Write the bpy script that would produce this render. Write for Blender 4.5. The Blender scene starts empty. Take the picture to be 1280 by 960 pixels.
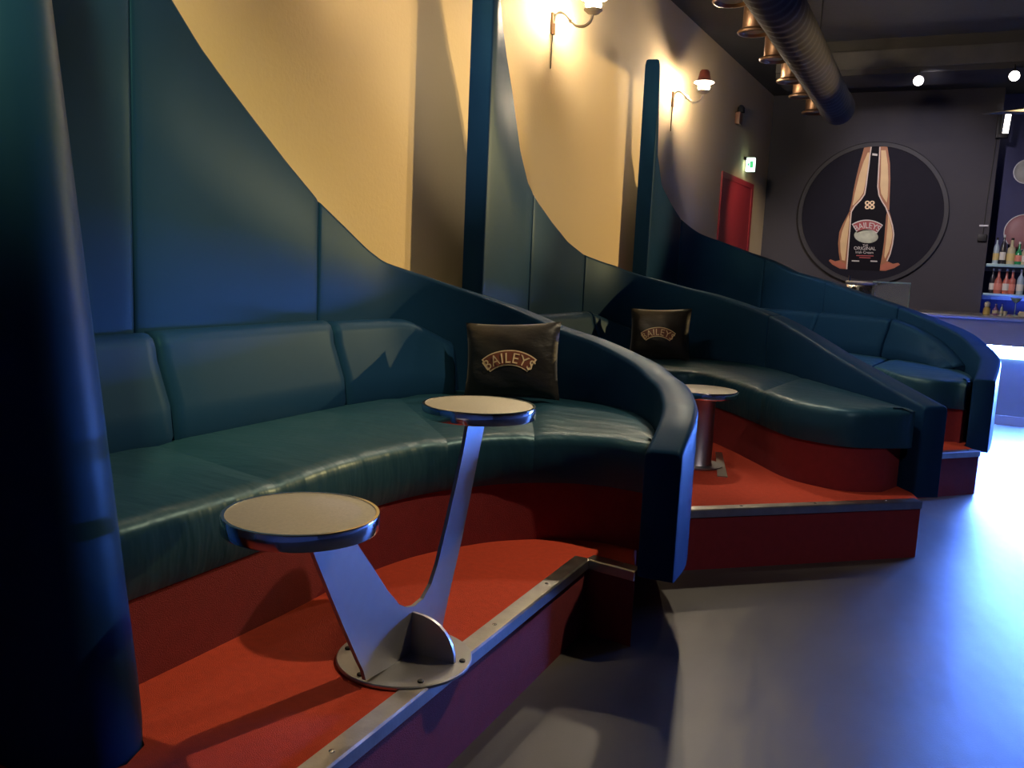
import bpy, bmesh, math, random
import numpy as np
from mathutils import Vector, Matrix
from mathutils.geometry import tessellate_polygon
random.seed(7)
SC = bpy.context.scene
COL = SC.collection
R = math.radians
PI = math.pi

# ------------------------------------------------------------------ camera model
F = 1100.0
EYE = np.array([0.0, 0.0, 1.45])
def _basis():
    d = np.array([(284 - 640) / F, (8380 - 480) / F, 1.0]); d /= np.linalg.norm(d)
    w = np.array([(1170 - 640) / F, (352 - 480) / F, 1.0]); w -= d * np.dot(w, d); w /= np.linalg.norm(w)
    up = -d
    return np.stack([np.cross(w, up), w, up])
BAS = _basis()
def ray(u, v): return BAS @ np.array([(u - 640) / F, (v - 480) / F, 1.0])
def at_z(u, v, z):
    r = ray(u, v); return EYE + r * (z - EYE[2]) / r[2]
def at_x(u, v, x):
    r = ray(u, v); return EYE + r * (x / r[0])
def at_y(u, v, y):
    r = ray(u, v); return EYE + r * (y / r[1])

cam = bpy.data.cameras.new('camera'); cam.sensor_width = 36; cam.lens = F / 1280 * 36
cam.clip_start = 0.02; cam.clip_end = 200
co = bpy.data.objects.new('camera', cam); COL.objects.link(co)
m = Matrix.Identity(4)
for i in range(3):
    m[i][0] = BAS[i][0]; m[i][1] = -BAS[i][1]; m[i][2] = -BAS[i][2]; m[i][3] = EYE[i]
co.matrix_world = m
SC.camera = co

# ------------------------------------------------------------------ materials
def _nt(name):
    mt = bpy.data.materials.new(name); mt.use_nodes = True
    nt = mt.node_tree
    return mt, nt, nt.nodes['Principled BSDF']
def mat(name, col, rough=.6, metal=0.0, var=0.0, vscale=6.0, bump=0.0, bscale=60.0, bstretch=(1, 1, 1), sheen=0.0, coat=0.0, emit=None, estr=0.0, spec=.5, trans=0.0, rvar=0.0, alpha=1.0, stint=None, bdist=.01):
    mt, nt, b = _nt(name)
    L = nt.links.new
    tc = nt.nodes.new('ShaderNodeTexCoord')
    b.inputs['Roughness'].default_value = rough
    b.inputs['Metallic'].default_value = metal
    b.inputs['Specular IOR Level'].default_value = spec
    b.inputs['Sheen Weight'].default_value = sheen
    b.inputs['Coat Weight'].default_value = coat
    b.inputs['Transmission Weight'].default_value = trans
    b.inputs['Alpha'].default_value = alpha
    if stint: b.inputs['Specular Tint'].default_value = (*stint, 1)
    n = nt.nodes.new('ShaderNodeTexNoise'); n.inputs['Scale'].default_value = vscale; n.inputs['Detail'].default_value = 5
    L(tc.outputs['Object'], n.inputs['Vector'])
    mx = nt.nodes.new('ShaderNodeMix'); mx.data_type = 'RGBA'
    lo = [max(0, c * (1 - var)) for c in col]; hi = [min(1, c * (1 + var)) for c in col]
    mx.inputs['A'].default_value = (*lo, 1); mx.inputs['B'].default_value = (*hi, 1)
    L(n.outputs['Fac'], mx.inputs['Factor'])
    L(mx.outputs['Result'], b.inputs['Base Color'])
    if rvar:
        mr = nt.nodes.new('ShaderNodeMapRange'); mr.inputs['To Min'].default_value = rough - rvar; mr.inputs['To Max'].default_value = rough + rvar
        L(n.outputs['Fac'], mr.inputs['Value']); L(mr.outputs['Result'], b.inputs['Roughness'])
    if bump:
        mp = nt.nodes.new('ShaderNodeMapping'); mp.inputs['Scale'].default_value = bstretch
        L(tc.outputs['Object'], mp.inputs['Vector'])
        n2 = nt.nodes.new('ShaderNodeTexNoise'); n2.inputs['Scale'].default_value = bscale; n2.inputs['Detail'].default_value = 3
        L(mp.outputs['Vector'], n2.inputs['Vector'])
        bp = nt.nodes.new('ShaderNodeBump'); bp.inputs['Strength'].default_value = bump; bp.inputs['Distance'].default_value = bdist
        L(n2.outputs['Fac'], bp.inputs['Height']); L(bp.outputs['Normal'], b.inputs['Normal'])
    if emit:
        b.inputs['Emission Color'].default_value = (*emit, 1); b.inputs['Emission Strength'].default_value = estr
    return mt

M = {}
M['satin'] = mat('teal_satin', (.007, .030, .080), .42, var=.12, vscale=3, bump=.05, bscale=500, spec=.06, stint=(.25, .85, 1.0))
M['seat'] = mat('teal_satin_seat', (.012, .048, .078), .38, var=.15, vscale=5, bump=1.0, bscale=4, bstretch=(.8, 2.4, .6), spec=.34, stint=(.55, .92, 1.0), bdist=.013)
M['black_satin'] = mat('black_satin', (.007, .006, .006), .40, var=.2, bump=.35, bscale=14, bstretch=(1, 1, 2.2), sheen=.2)
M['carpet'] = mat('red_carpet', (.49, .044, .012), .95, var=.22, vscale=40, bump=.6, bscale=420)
M['riser'] = mat('shaded_red_carpet', (.18, .010, .014), .92, var=.2, vscale=25, bump=.5, bscale=380)  # the red carpet darkened for the shade on risers and plinths
M['steel'] = mat('brushed_steel', (.46, .46, .47), .38, metal=1.0, var=.06, vscale=30, bump=.05, bscale=220, bstretch=(1, 1, 8))
M['plate_steel'] = mat('painted_steel', (.30, .30, .31), .45, metal=.65, var=.06, vscale=30)
M['laminate'] = mat('speckled_grey_laminate', (.40, .37, .30), .42, var=.25, vscale=160)
M['chrome'] = mat('chrome', (.75, .75, .78), .12, metal=1.0)
M['alu'] = mat('worn_aluminium', (.50, .48, .45), .34, metal=1.0, var=.25, vscale=18, bump=.1, bscale=90, rvar=.1)
M['dark_metal'] = mat('dark_metal', (.03, .03, .03), .5, metal=.6)
M['yellow_wall'] = mat('ochre_wall_paint', (.64, .50, .29), .8, var=.04, vscale=1.2, bump=.12, bscale=45)
M['dark_wall'] = mat('charcoal_wall_paint', (.055, .052, .062), .8, var=.12, vscale=1.5, bump=.15, bscale=40)
M['black_paint'] = mat('black_ceiling_paint', (.032, .031, .030), .9, var=.35, vscale=1.0, bump=.35, bscale=18)
M['beam'] = mat('rough_grey_beam', (.06, .058, .055), .9, var=.4, vscale=4, bump=.4, bscale=20)
M['duct'] = mat('grey_duct', (.030, .028, .030), .85, spec=.25, var=.15, vscale=5)
M['brass'] = mat('warm_brass', (.22, .135, .085), .42, metal=.85)
M['lens'] = mat('lens_glass', (.30, .34, .32), .2, spec=.8)
M['red_door'] = mat('dark_red_paint', (.42, .026, .045), .5, var=.08)
M['frame_wood'] = mat('brown_frame', (.22, .10, .06), .5, var=.15)
M['bar_front'] = mat('grey_bar_panel', (.20, .20, .24), .45, var=.06)
M['bar_top'] = mat('polished_bar_top', (.55, .55, .60), .25, metal=.6)
M['plinth'] = mat('pale_plinth', (.36, .36, .42), .5)
M['niche'] = mat('blue_back_wall', (.035, .038, .13), .6, var=.1)
M['shelf'] = mat('glass_shelf', (.35, .55, .55), .2, spec=.8)
M['sign_black'] = mat('poster_black', (.018, .017, .026), .7, var=.1, spec=.12)
M['sign_rim'] = mat('poster_rim', (.030, .029, .034), .6, var=.1)
M['bottle_black'] = mat('printed_bottle_black', (.006, .005, .009), .6, spec=.12)
M['cream'] = mat('printed_cream', (.86, .58, .27), .5, var=.2, vscale=5)
M['caramel'] = mat('printed_caramel', (.42, .16, .06), .5, var=.25, vscale=4)
M['splash'] = mat('printed_red_brown', (.50, .14, .07), .5, var=.3, vscale=6)
M['cream_edge'] = mat('printed_pale_cream', (.82, .66, .54), .5)
M['label_red'] = mat('printed_red', (.42, .07, .07), .5)
M['label_white'] = mat('printed_white', (.72, .68, .62), .5)
M['label_green'] = mat('printed_green_meadow', (.50, .52, .38), .5, var=.9, vscale=7)
M['gold'] = mat('gold_print', (.95, .70, .42), .4, metal=.1, var=.1)
M['gold_dark'] = mat('dark_red_print', (.20, .06, .035), .45)
M['white_plastic'] = mat('white_plastic', (.7, .7, .68), .4)
M['cap_red'] = mat('red_brown_shade', (.20, .055, .045), .4, var=.1)
M['glow_bulb'] = mat('glowing_glass', (1, .9, .75), .3, emit=(1.0, .80, .56), estr=1100)
M['white_arm'] = mat('cream_enamel', (.75, .66, .50), .35)
M['glow_spot'] = mat('glowing_lens', (1, .95, .85), .3, emit=(1.0, .88, .75), estr=60)
M['glow_white'] = mat('glowing_tube', (1, .95, .85), .3, emit=(1.0, .95, .85), estr=4)
M['exit_glow'] = mat('exit_sign_glow', (.8, 1, .85), .4, emit=(.72, 1.0, .82), estr=3.5)
M['exit_green'] = mat('exit_sign_green', (.05, .5, .2), .4, emit=(.05, .6, .2), estr=1.0)
M['led'] = mat('blue_led_strip', (.3, .5, 1), .3, emit=(.10, .25, 1.0), estr=7600)
M['led_glare'] = mat('blue_strip_glare', (.4, .6, 1), .4, emit=(.30, .62, 1.0), estr=14)  # glare of the strip put into a glowing surface
M['glass'] = mat('clear_acrylic', (.35, .42, .50), .08, spec=.6, alpha=.22)
M['globe_pale'] = mat('pale_textured_disc', (.50, .50, .47), .6, var=.3, vscale=9)
M['globe_rose'] = mat('rosy_disc', (.36, .17, .18), .5, var=.2, vscale=5)
BOT = [mat('bottle_glass_%s' % n, c, .2, spec=.7) for n, c in
       (('amber', (.45, .22, .05)), ('dark', (.03, .03, .04)), ('pale', (.62, .56, .36)), ('green', (.03, .30, .12)),
        ('red', (.55, .16, .12)), ('clear', (.42, .55, .65)), ('purple', (.28, .16, .45)))]
LAB = [mat('paper_label_%s' % n, c, .6) for n, c in (('white', (.75, .72, .65)), ('yellow', (.70, .55, .22)), ('coral', (.75, .26, .20)))]

def floor_mat():
    mt, nt, b = _nt('grey_vinyl_floor'); L = nt.links.new
    tc = nt.nodes.new('ShaderNodeTexCoord')
    n = nt.nodes.new('ShaderNodeTexNoise'); n.inputs['Scale'].default_value = 1.3; n.inputs['Detail'].default_value = 7
    L(tc.outputs['Object'], n.inputs['Vector'])
    cr = nt.nodes.new('ShaderNodeValToRGB')
    cr.color_ramp.elements[0].color = (.048, .045, .040, 1); cr.color_ramp.elements[0].position = .3
    cr.color_ramp.elements[1].color = (.080, .075, .066, 1); cr.color_ramp.elements[1].position = .7
    L(n.outputs['Fac'], cr.inputs['Fac']); L(cr.outputs['Color'], b.inputs['Base Color'])
    b.inputs['Roughness'].default_value = .42
    b.inputs['Specular IOR Level'].default_value = .55
    # welded sheet seams and soft ripples
    mp = nt.nodes.new('ShaderNodeMapping'); mp.inputs['Rotation'].default_value = (0, 0, R(52)); mp.inputs['Scale'].default_value = (1, .35, 1)
    L(tc.outputs['Object'], mp.inputs['Vector'])
    n2 = nt.nodes.new('ShaderNodeTexNoise'); n2.inputs['Scale'].default_value = 3.2; n2.inputs['Detail'].default_value = 3
    L(mp.outputs['Vector'], n2.inputs['Vector'])
    n3 = nt.nodes.new('ShaderNodeTexNoise'); n3.inputs['Scale'].default_value = 160
    L(tc.outputs['Object'], n3.inputs['Vector'])
    ad = nt.nodes.new('ShaderNodeMath'); ad.operation = 'MULTIPLY_ADD'; ad.inputs[1].default_value = .02
    L(n3.outputs['Fac'], ad.inputs[0]); L(n2.outputs['Fac'], ad.inputs[2])
    bp = nt.nodes.new('ShaderNodeBump'); bp.inputs['Strength'].default_value = .3; bp.inputs['Distance'].default_value = .045
    L(ad.outputs[0], bp.inputs['Height']); L(bp.outputs['Normal'], b.inputs['Normal'])
    return mt
M['floor'] = floor_mat()

# ------------------------------------------------------------------ mesh helpers
def link(name, bm, mtl, parent=None, smooth=True, ang=40):
    bmesh.ops.recalc_face_normals(bm, faces=bm.faces[:])
    me = bpy.data.meshes.new(name); bm.to_mesh(me); bm.free()
    for mm in (mtl if isinstance(mtl, (list, tuple)) else [mtl]): me.materials.append(mm)
    if smooth:
        for p in me.polygons: p.use_smooth = True
        me.set_sharp_from_angle(angle=R(ang))
    o = bpy.data.objects.new(name, me); COL.objects.link(o)
    if parent is not None: o.parent = parent
    return o
def thing(name, label, cat, loc=(0, 0, 0), rz=0, group=None):
    o = bpy.data.objects.new(name, None); COL.objects.link(o)
    o.empty_display_size = .1
    o.location = loc; o.rotation_euler = (0, 0, rz)
    tag(o, label, cat, group); return o
def tag(o, label, cat, group=None):
    o['label'] = label; o['category'] = cat
    if group: o['group'] = group
    return o
def struct(name, bm, mtl, **k):
    o = link(name, bm, mtl, **k); o['kind'] = 'structure'; return o
def dup(root, loc, rz, label, group=None):
    r = root.copy(); COL.objects.link(r); r.location = loc; r.rotation_euler = (0, 0, rz); r['label'] = label
    if group: r['group'] = group
    for ch in list(root.children):
        c = ch.copy(); COL.objects.link(c); c.parent = r
        for g in list(ch.children):
            d = g.copy(); COL.objects.link(d); d.parent = c
    return r
def B(): return bmesh.new()
def box(bm, x0, x1, y0, y1, z0, z1, bev=0.0):
    vs = [bm.verts.new((x, y, z)) for x in (x0, x1) for y in (y0, y1) for z in (z0, z1)]
    fs = [bm.faces.new([vs[i] for i in q]) for q in ((0, 1, 3, 2), (4, 6, 7, 5), (0, 4, 5, 1), (2, 3, 7, 6), (0, 2, 6, 4), (1, 5, 7, 3))]
    if bev:
        bmesh.ops.bevel(bm, geom=list({e for f in fs for e in f.edges}), offset=bev, segments=2, affect='EDGES', profile=.6)
    return bm
def loft(bm, secs, closed=True, caps=True):
    rings = [[bm.verts.new(tuple(p)) for p in s] for s in secs]
    n = len(rings[0])
    for a, b in zip(rings, rings[1:]):
        for i in range(n if closed else n - 1):
            j = (i + 1) % n
            bm.faces.new((a[i], a[j], b[j], b[i]))
    if caps and closed:
        bm.faces.new(rings[0]); bm.faces.new(rings[-1][::-1])
    return bm
def lathe(bm, prof, c=(0, 0, 0), n=32):
    rings = []
    for r, z in prof:
        rings.append([bm.verts.new((c[0] + r * math.cos(2 * PI * k / n), c[1] + r * math.sin(2 * PI * k / n), c[2] + z)) for k in range(n)] if r > 1e-6
                     else [bm.verts.new((c[0], c[1], c[2] + z))])
    for a, b in zip(rings, rings[1:]):
        for k in range(n):
            j = (k + 1) % n
            if len(a) == 1 and len(b) == 1: continue
            if len(a) == 1: bm.faces.new((a[0], b[j], b[k]))
            elif len(b) == 1: bm.faces.new((a[k], a[j], b[0]))
            else: bm.faces.new((a[k], a[j], b[j], b[k]))
    return bm
def prism(bm, poly, z0, z1):
    lo = [bm.verts.new((p[0], p[1], z0)) for p in poly]; hi = [bm.verts.new((p[0], p[1], z1)) for p in poly]
    n = len(poly)
    for i in range(n): bm.faces.new((lo[i], lo[(i + 1) % n], hi[(i + 1) % n], hi[i]))
    for tr in tessellate_polygon([[Vector((p[0], p[1], 0)) for p in poly]]):
        bm.faces.new([lo[i] for i in tr]); bm.faces.new([hi[i] for i in tr])
    return bm
def slab3(bm, pts, nvec):
    """planar outline pts (3-D) thickened along nvec"""
    nv = Vector(nvec)
    lo = [bm.verts.new(Vector(p)) for p in pts]; hi = [bm.verts.new(Vector(p) + nv) for p in pts]
    n = len(pts)
    for i in range(n): bm.faces.new((lo[i], lo[(i + 1) % n], hi[(i + 1) % n], hi[i]))
    bm.faces.new(lo[::-1]); bm.faces.new(hi)
    return bm
def tube(bm, pts, r, n=10):
    pts = [Vector(p) for p in pts]; secs = []
    t0 = (pts[1] - pts[0]).normalized()
    u = t0.orthogonal().normalized()
    for i, p in enumerate(pts):
        t = (pts[min(i + 1, len(pts) - 1)] - pts[max(i - 1, 0)]).normalized()
        u = (u - t * u.dot(t)).normalized(); w = t.cross(u)
        rr = r[i] if isinstance(r, (list, tuple)) else r
        secs.append([p + u * rr * math.cos(2 * PI * k / n) + w * rr * math.sin(2 * PI * k / n) for k in range(n)])
    return loft(bm, secs)
def smooth_path(P, n=10):
    P = [np.array(p, float) for p in P]; P = [2 * P[0] - P[1]] + P + [2 * P[-1] - P[-2]]; o = []
    for i in range(1, len(P) - 2):
        for k in range(n):
            t = k / n; a, b, c, d = P[i - 1:i + 3]
            o.append(.5 * ((2 * b) + (c - a) * t + (2 * a - 5 * b + 4 * c - d) * t * t + (3 * b - a - 3 * c + d) * t ** 3))
    o.append(P[-2]); return np.array(o)
class Path:
    def __init__(s, P, n=14):
        s.p = smooth_path(P, n); s.s = np.concatenate([[0], np.cumsum(np.hypot(*np.diff(s.p, axis=0).T))]); s.L = s.s[-1]
    def at(s, t): return np.array([np.interp(t, s.s, s.p[:, 0]), np.interp(t, s.s, s.p[:, 1])])
    def nrm(s, t, h=.03):   # points away from the seats (left of travel)
        d = s.at(min(t + h, s.L)) - s.at(max(t - h, 0)); d /= np.hypot(*d); return np.array([-d[1], d[0]])
    def hit(s, u, v):
        r = ray(u, v); r = r / np.hypot(r[0], r[1])
        for i in range(len(s.p) - 1):
            a, b = s.p[i], s.p[i + 1]
            ca = r[0] * a[1] - r[1] * a[0]; cb = r[0] * b[1] - r[1] * b[0]
            if ca * cb <= 0 and ca != cb:
                t = ca / (ca - cb); q = a + (b - a) * t; d = q @ r[:2]
                if d > 0: return s.s[i] + t * (s.s[i + 1] - s.s[i]), 1.45 + d * r[2]
        return None
def text_verts(bm, s, size, fn, ext=0.0, mat_index=0, track=1.0):
    """lettering: flat text, its points carried by fn(x, y) -> 3-D point"""
    cu = bpy.data.curves.new('lettering', 'FONT'); cu.body = s; cu.size = size; cu.align_x = 'CENTER'; cu.resolution_u = 3; cu.space_character = track
    to = bpy.data.objects.new('lettering', cu); COL.objects.link(to)
    bpy.context.view_layer.update()
    me = bpy.data.meshes.new_from_object(to.evaluated_get(bpy.context.evaluated_depsgraph_get()))
    vs = [bm.verts.new(fn(v.co.x, v.co.y)) for v in me.vertices]
    for p in me.polygons:
        try:
            f = bm.faces.new([vs[i] for i in p.vertices]); f.material_index = mat_index
        except ValueError: pass
    bpy.data.objects.remove(to); bpy.data.curves.remove(cu); bpy.data.meshes.remove(me)

# ------------------------------------------------------------------ room shell
YW = 13.8                                   # far wall
def xw(y): return -2.92 + .035 * y          # the ochre wall runs very slightly askew
H = 4.05
bm = B(); box(bm, -3.6, 5.0, -2.0, 15.0, -.1, 0); struct('floor', bm, M['floor'], smooth=False)
bm = B(); box(bm, -3.6, 5.0, -2.0, 15.0, H, H + .1); struct('ceiling', bm, M['black_paint'], smooth=False)
bm = B(); prism(bm, [(xw(-2) - .2, -2), (xw(-2), -2), (xw(YW), YW), (xw(YW) - .2, YW)], 0, H); struct('wall_left', bm, M['yellow_wall'], smooth=False)
bm = B(); box(bm, -3.6, .585, YW, YW + .25, 0, H); struct('wall_back', bm, M['dark_wall'], smooth=False)
bm = B(); box(bm, .585, 5.0, YW + .5, YW + .6, 0, H); box(bm, .585, .6, YW + .25, YW + .5, 0, H); struct('wall_back_niche', bm, M['niche'], smooth=False)
bm = B(); box(bm, 5.0, 5.1, -2.0, 15.0, 0, H); struct('wall_right', bm, M['dark_wall'], smooth=False)
bm = B(); box(bm, -3.6, 5.1, -2.1, -2.0, 0, H); struct('wall_rear', bm, M['dark_wall'], smooth=False)
bm = B(); box(bm, -1.9, 5.0, 10.75, 11.5, 3.73, 3.92); struct('trim_1', bm, M['beam'], smooth=False)
bm = B(); box(bm, -1.9, 5.0, 10.80, 11.45, 3.92, H)
box(bm, -1.9, 5.0, 10.78, 11.48, 3.67, 3.73); struct('trim_2', bm, M['black_paint'], smooth=False)
# door recess in the ochre wall near the far corner
def wall_pt(u, v):
    r = ray(u, v); t = (-2.92) / (r[0] - .035 * r[1]); return EYE + r * t
tl, tr = wall_pt(903, 217), wall_pt(939, 235)
dz = .5 * (tl[2] + tr[2]); dy0, dy1 = tl[1], tr[1]
nx = Vector((1, -.035, 0)).normalized()
bm = B()
for (a, b2, z0, z1, d) in ((dy0 + .03, dy1 - .03, .0, dz - .03, .012),):
    slab3(bm, [(xw(a), a, z0), (xw(b2), b2, z0), (xw(b2), b2, z1), (xw(a), a, z1)], nx * d)
door = struct('door_1', bm, M['red_door'], smooth=False)
bm = B()
for (a, b2, z0, z1) in ((dy0 - .05, dy0 + .03, 0, dz + .04), (dy1 - .03, dy1 + .08, 0, dz + .04), (dy0 + .03, dy1 - .03, dz - .03, dz + .04)):
    slab3(bm, [(xw(a), a, z0), (xw(b2), b2, z0), (xw(b2), b2, z1), (xw(a), a, z1)], nx * .02)
link('door_frame', bm, M['red_door'], door, smooth=False)

# ------------------------------------------------------------------ platforms
PZ = .30
def platform(name, label, poly, noses):
    t = thing(name, label, 'platform')
    bm = B(); prism(bm, poly, 0, PZ)
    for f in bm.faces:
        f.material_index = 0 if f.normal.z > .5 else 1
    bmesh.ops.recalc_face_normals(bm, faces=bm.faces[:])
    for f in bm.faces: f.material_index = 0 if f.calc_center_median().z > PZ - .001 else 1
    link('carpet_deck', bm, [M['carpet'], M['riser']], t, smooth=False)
    for (a, b2) in noses:
        a = Vector((*a, 0)); b2 = Vector((*b2, 0)); d = (b2 - a).normalized(); n = Vector((d.y, -d.x, 0))
        prof = [(-.055, PZ + .001), (-.052, PZ + .006), (.004, PZ + .006), (.009, PZ + .001), (.009, PZ - .034), (.001, PZ - .034), (.001, PZ + .001)]
        bm = B(); loft(bm, [[p + n * q + Vector((0, 0, z)) for q, z in prof] for p in (a, b2)])
        no = link('nosing', bm, M['alu'], t, ang=30)
        L = (b2 - a).length; x = .18
        while x < L - .05:
            c = a + d * x - n * .025; bm = B(); lathe(bm, [(.008, 0), (.008, .0015), (.005, .0025), (0, .0025)], (c.x, c.y, PZ + .006), 10); x += .42
            link('screw', bm, M['chrome'], no)
    return t
platform('carpeted_platform', 'red carpeted platform step under the nearest curved booth, with two metal nosings', 
         [(-2.78, 1.435), (-1.70, 1.435), (-1.62, 1.42), (-1.55, 1.375), (-1.522, 1.30), (-1.55, 1.225), (-1.62, 1.18), (-1.70, 1.165), (-2.78, 1.165), (-2.86, .1), (-1.13, .1), (-1.13, 3.165), (-.922, 3.128), (-1.0, 3.36), (-1.06, 3.6), (-1.2, 3.95), (-1.34, 4.24), (-2.72, 4.32)],
         [((-1.13, .12), (-1.13, 3.165)), ((-1.13, 3.165), (-.922, 3.13))])
platform('carpeted_platform', 'red carpeted platform step under the middle booth, diagonal to the wall',
         [(-2.70, 4.33), (-1.29, 4.27), (-1.19, 3.90), (.045, 4.985), (-.005, 5.17), (-.19, 5.46), (-.2, 5.62), (-.93, 6.75), (-1.4, 7.08), (-2.62, 7.12)],
         [((-1.19, 3.90), (.045, 4.985))])
platform('carpeted_platform', 'red carpeted platform step under the farthest booth, close to the bar',
         [(-2.62, 7.13), (-1.4, 7.09), (-.88, 6.76), (-.36, 5.95), (.385, 6.76), (.295, 6.93), (.335, 7.3), (.39, 7.5), (.3, 8.0), (.05, 8.45), (-.6, 8.85), (-1.2, 9.25), (-1.8, 9.5), (-2.55, 9.35)],
         [((-.36, 5.95), (.385, 6.76))])
# a metal joint strip let into the carpet of the middle platform belongs to that platform
mid = [o for o in COL.objects if o.name.startswith('carpeted_platform') and 'middle' in o.get('label', '')][0]
a = Vector((-1.14, 5.55, 0)); b2 = Vector((-.975, 4.90, 0)); n = Vector(((b2 - a).y, -(b2 - a).x, 0)).normalized() * .020
bm = B(); prism(bm, [tuple(a - n), tuple(b2 - n * 1.4), tuple(b2 + n * 1.4), tuple(a + n)], PZ, PZ + .006); link('joint_strip', bm, M['alu'], mid, smooth=False)

# ------------------------------------------------------------------ booths
TH = .142
def fin_panel(path, s0, s1, ztop, zbot, parent, th=TH, name='upholstered_panel', step=.045):
    g = .0015
    ss = list(np.linspace(s0 + g, s1 - g, max(3, int((s1 - s0) / step) + 1)))
    secs = []
    def ring(s, shrink, bulge):
        p = path.at(s); n = path.nrm(s); zt = ztop(s) - shrink; zb = zbot(s) + shrink; r = min(.022, th * .3)
        a, b = -bulge + shrink, th - shrink
        prof = [(a, zb), (a, zb + .3 * (zt - zb)), (a, zb + .7 * (zt - zb)), (a, zt - r), (a + .29 * r, zt - .29 * r), (a + r, zt), (b - r, zt + .004), (b - .29 * r, zt - .29 * r + .004), (b, zt - r), (b, zb)]
        return [(p[0] + n[0] * w, p[1] + n[1] * w, z) for w, z in prof]
    def bl(s):
        u = (s - s0) / (s1 - s0); return .004 * (1 - abs(2 * u - 1) ** 8)
    secs.append(ring(s0 + g, .007, 0)); secs.append(ring(s0 + g + .003, .002, 0))
    secs += [ring(s, 0, bl(s)) for s in [s0 + g + .016] + ss[1:-1] + [s1 - g - .016]]
    secs.append(ring(s1 - g - .003, .002, 0)); secs.append(ring(s1 - g, .007, 0))
    bm = B(); loft(bm, secs)
    return link(name, bm, M['satin'], parent, ang=50)
def seat_block(pairs, parent, name, mtl, z0, z1, inset=0.0, roll=.045, crown=.012, flat=False):
    secs = []
    N = len(pairs)
    for k, (Bp, Fp) in enumerate(pairs):
        Bp = np.array(Bp, float); Fp = np.array(Fp, float); d = Bp - Fp; Ln = np.hypot(*d); d /= Ln
        Fq = Fp + d * inset; Ln -= inset
        zt = z1 if (flat or 0 < k < N - 1) else z1 - .006
        if flat: prof = [(0, z0), (0, z1), (Ln, z1), (Ln, z0)]
        else:
            e = 1.0 if 0 < k < N - 1 else 0.0
            prof = [(.012, z0), (0, z0 + .03), (-.006 * e, .5 * (z0 + zt)), (0, zt - roll), (.10 * roll, zt - .6 * roll), (.3 * roll, zt - .28 * roll), (.75 * roll, zt - .05 * roll), (1.5 * roll, zt + .2 * crown * e),
                    (.3 * Ln, zt + crown * e), (.55 * Ln, zt + .9 * crown * e), (.8 * Ln, zt + .3 * crown * e), (Ln, zt - .004), (Ln, z0)]
        secs.append([(Fq[0] + d[0] * w, Fq[1] + d[1] * w, z) for w, z in prof])
    bm = B(); loft(bm, secs)
    return link(name, bm, mtl, parent, ang=45)
def resample(pairs, n):
    Bm = smooth_path([p[0] for p in pairs], 10); Fm = smooth_path([p[1] for p in pairs], 10)
    return lambda t: (Bm[min(len(Bm) - 1, int(round(t * (len(Bm) - 1))))], Fm[min(len(Fm) - 1, int(round(t * (len(Fm) - 1))))])
def ease_ends(ps, g=.004):
    return ps
def backrest(path, s0, s1, zt, parent, z0=.742, tb=.185, tt=.10):
    ss = np.linspace(s0 + .004, s1 - .004, max(5, int((s1 - s0) / .05)))
    secs = []
    def ring(s, k):
        p = path.at(s); n = -path.nrm(s, .06); z1 = zt(s) - k * .012; b = tb - k * .016; t = tt - k * .016
        hgt = z1 - z0
        prof = [(.004, z0), (b - .004, z0), (b + .008, z0 + .08 * hgt), (b + .012 - .2 * (b - t), z0 + .35 * hgt), (t + .018, z0 + .75 * hgt), (t + .010, z1 - .05), (t - .004, z1 - .018), (t - .028, z1 - .003), (t * .5, z1 + .002), (.02, z1 - .003), (.004, z1 - .02)]
        return [(p[0] + n[0] * w, p[1] + n[1] * w, z) for w, z in prof]
    secs.append(ring(ss[0], 1)); secs.append(ring(ss[0] + .012, 0))
    secs += [ring(s, -.15 if i not in (1, len(ss) - 2) else 0) for i, s in enumerate(ss) if 0 < i < len(ss) - 1]
    secs.append(ring(ss[-1] - .012, 0)); secs.append(ring(ss[-1], 1))
    bm = B(); loft(bm, secs)
    return link('backrest_cushion', bm, M['satin'], parent, ang=60)

def booth(label, fpath, sil, start_z, seams, endbot, pairs, seat_splits, rests, plinth_inset, plinth_end=1.0):
    t = thing('curved_booth_seat', label, 'booth seat', group=None)
    pts = [(0.0, start_z)] if start_z else []
    for p in sil:
        if len(p) == 3 and p[0] == 's': pts.append((p[1], p[2])); continue
        h = fpath.hit(*p)
        if h: pts.append(h)
    pts.sort(); S = [p[0] for p in pts]; Z = [p[1] for p in pts]
    ztop = lambda s: float(np.interp(s, S, Z))
    L = fpath.L
    zbot = lambda s: float(np.interp(s, [0, L - .36, L - .22, L], [PZ + .001, PZ + .001, endbot, endbot]))
    cuts = [0] + seams + [L]
    for a, b in zip(cuts, cuts[1:]): fin_panel(fpath, a, b, ztop, zbot, t)
    f = resample(pairs, 0)
    cs = [0] + seat_splits + [1.0]
    for a, b in zip(cs, cs[1:]):
        g = .0010
        ps = [f(x) for x in np.linspace(a + g, b - g, max(6, int((b - a) * 60)))]
        seat_block(ps, t, 'seat_cushion', M['seat'], .545, .752)
    ps = [f(x) for x in np.linspace(0, plinth_end, 60)]
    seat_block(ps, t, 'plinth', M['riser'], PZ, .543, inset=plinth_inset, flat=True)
    for (s0, s1, zf) in rests: backrest(fpath, s0, s1, zf, t)
    return t, ztop

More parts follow.
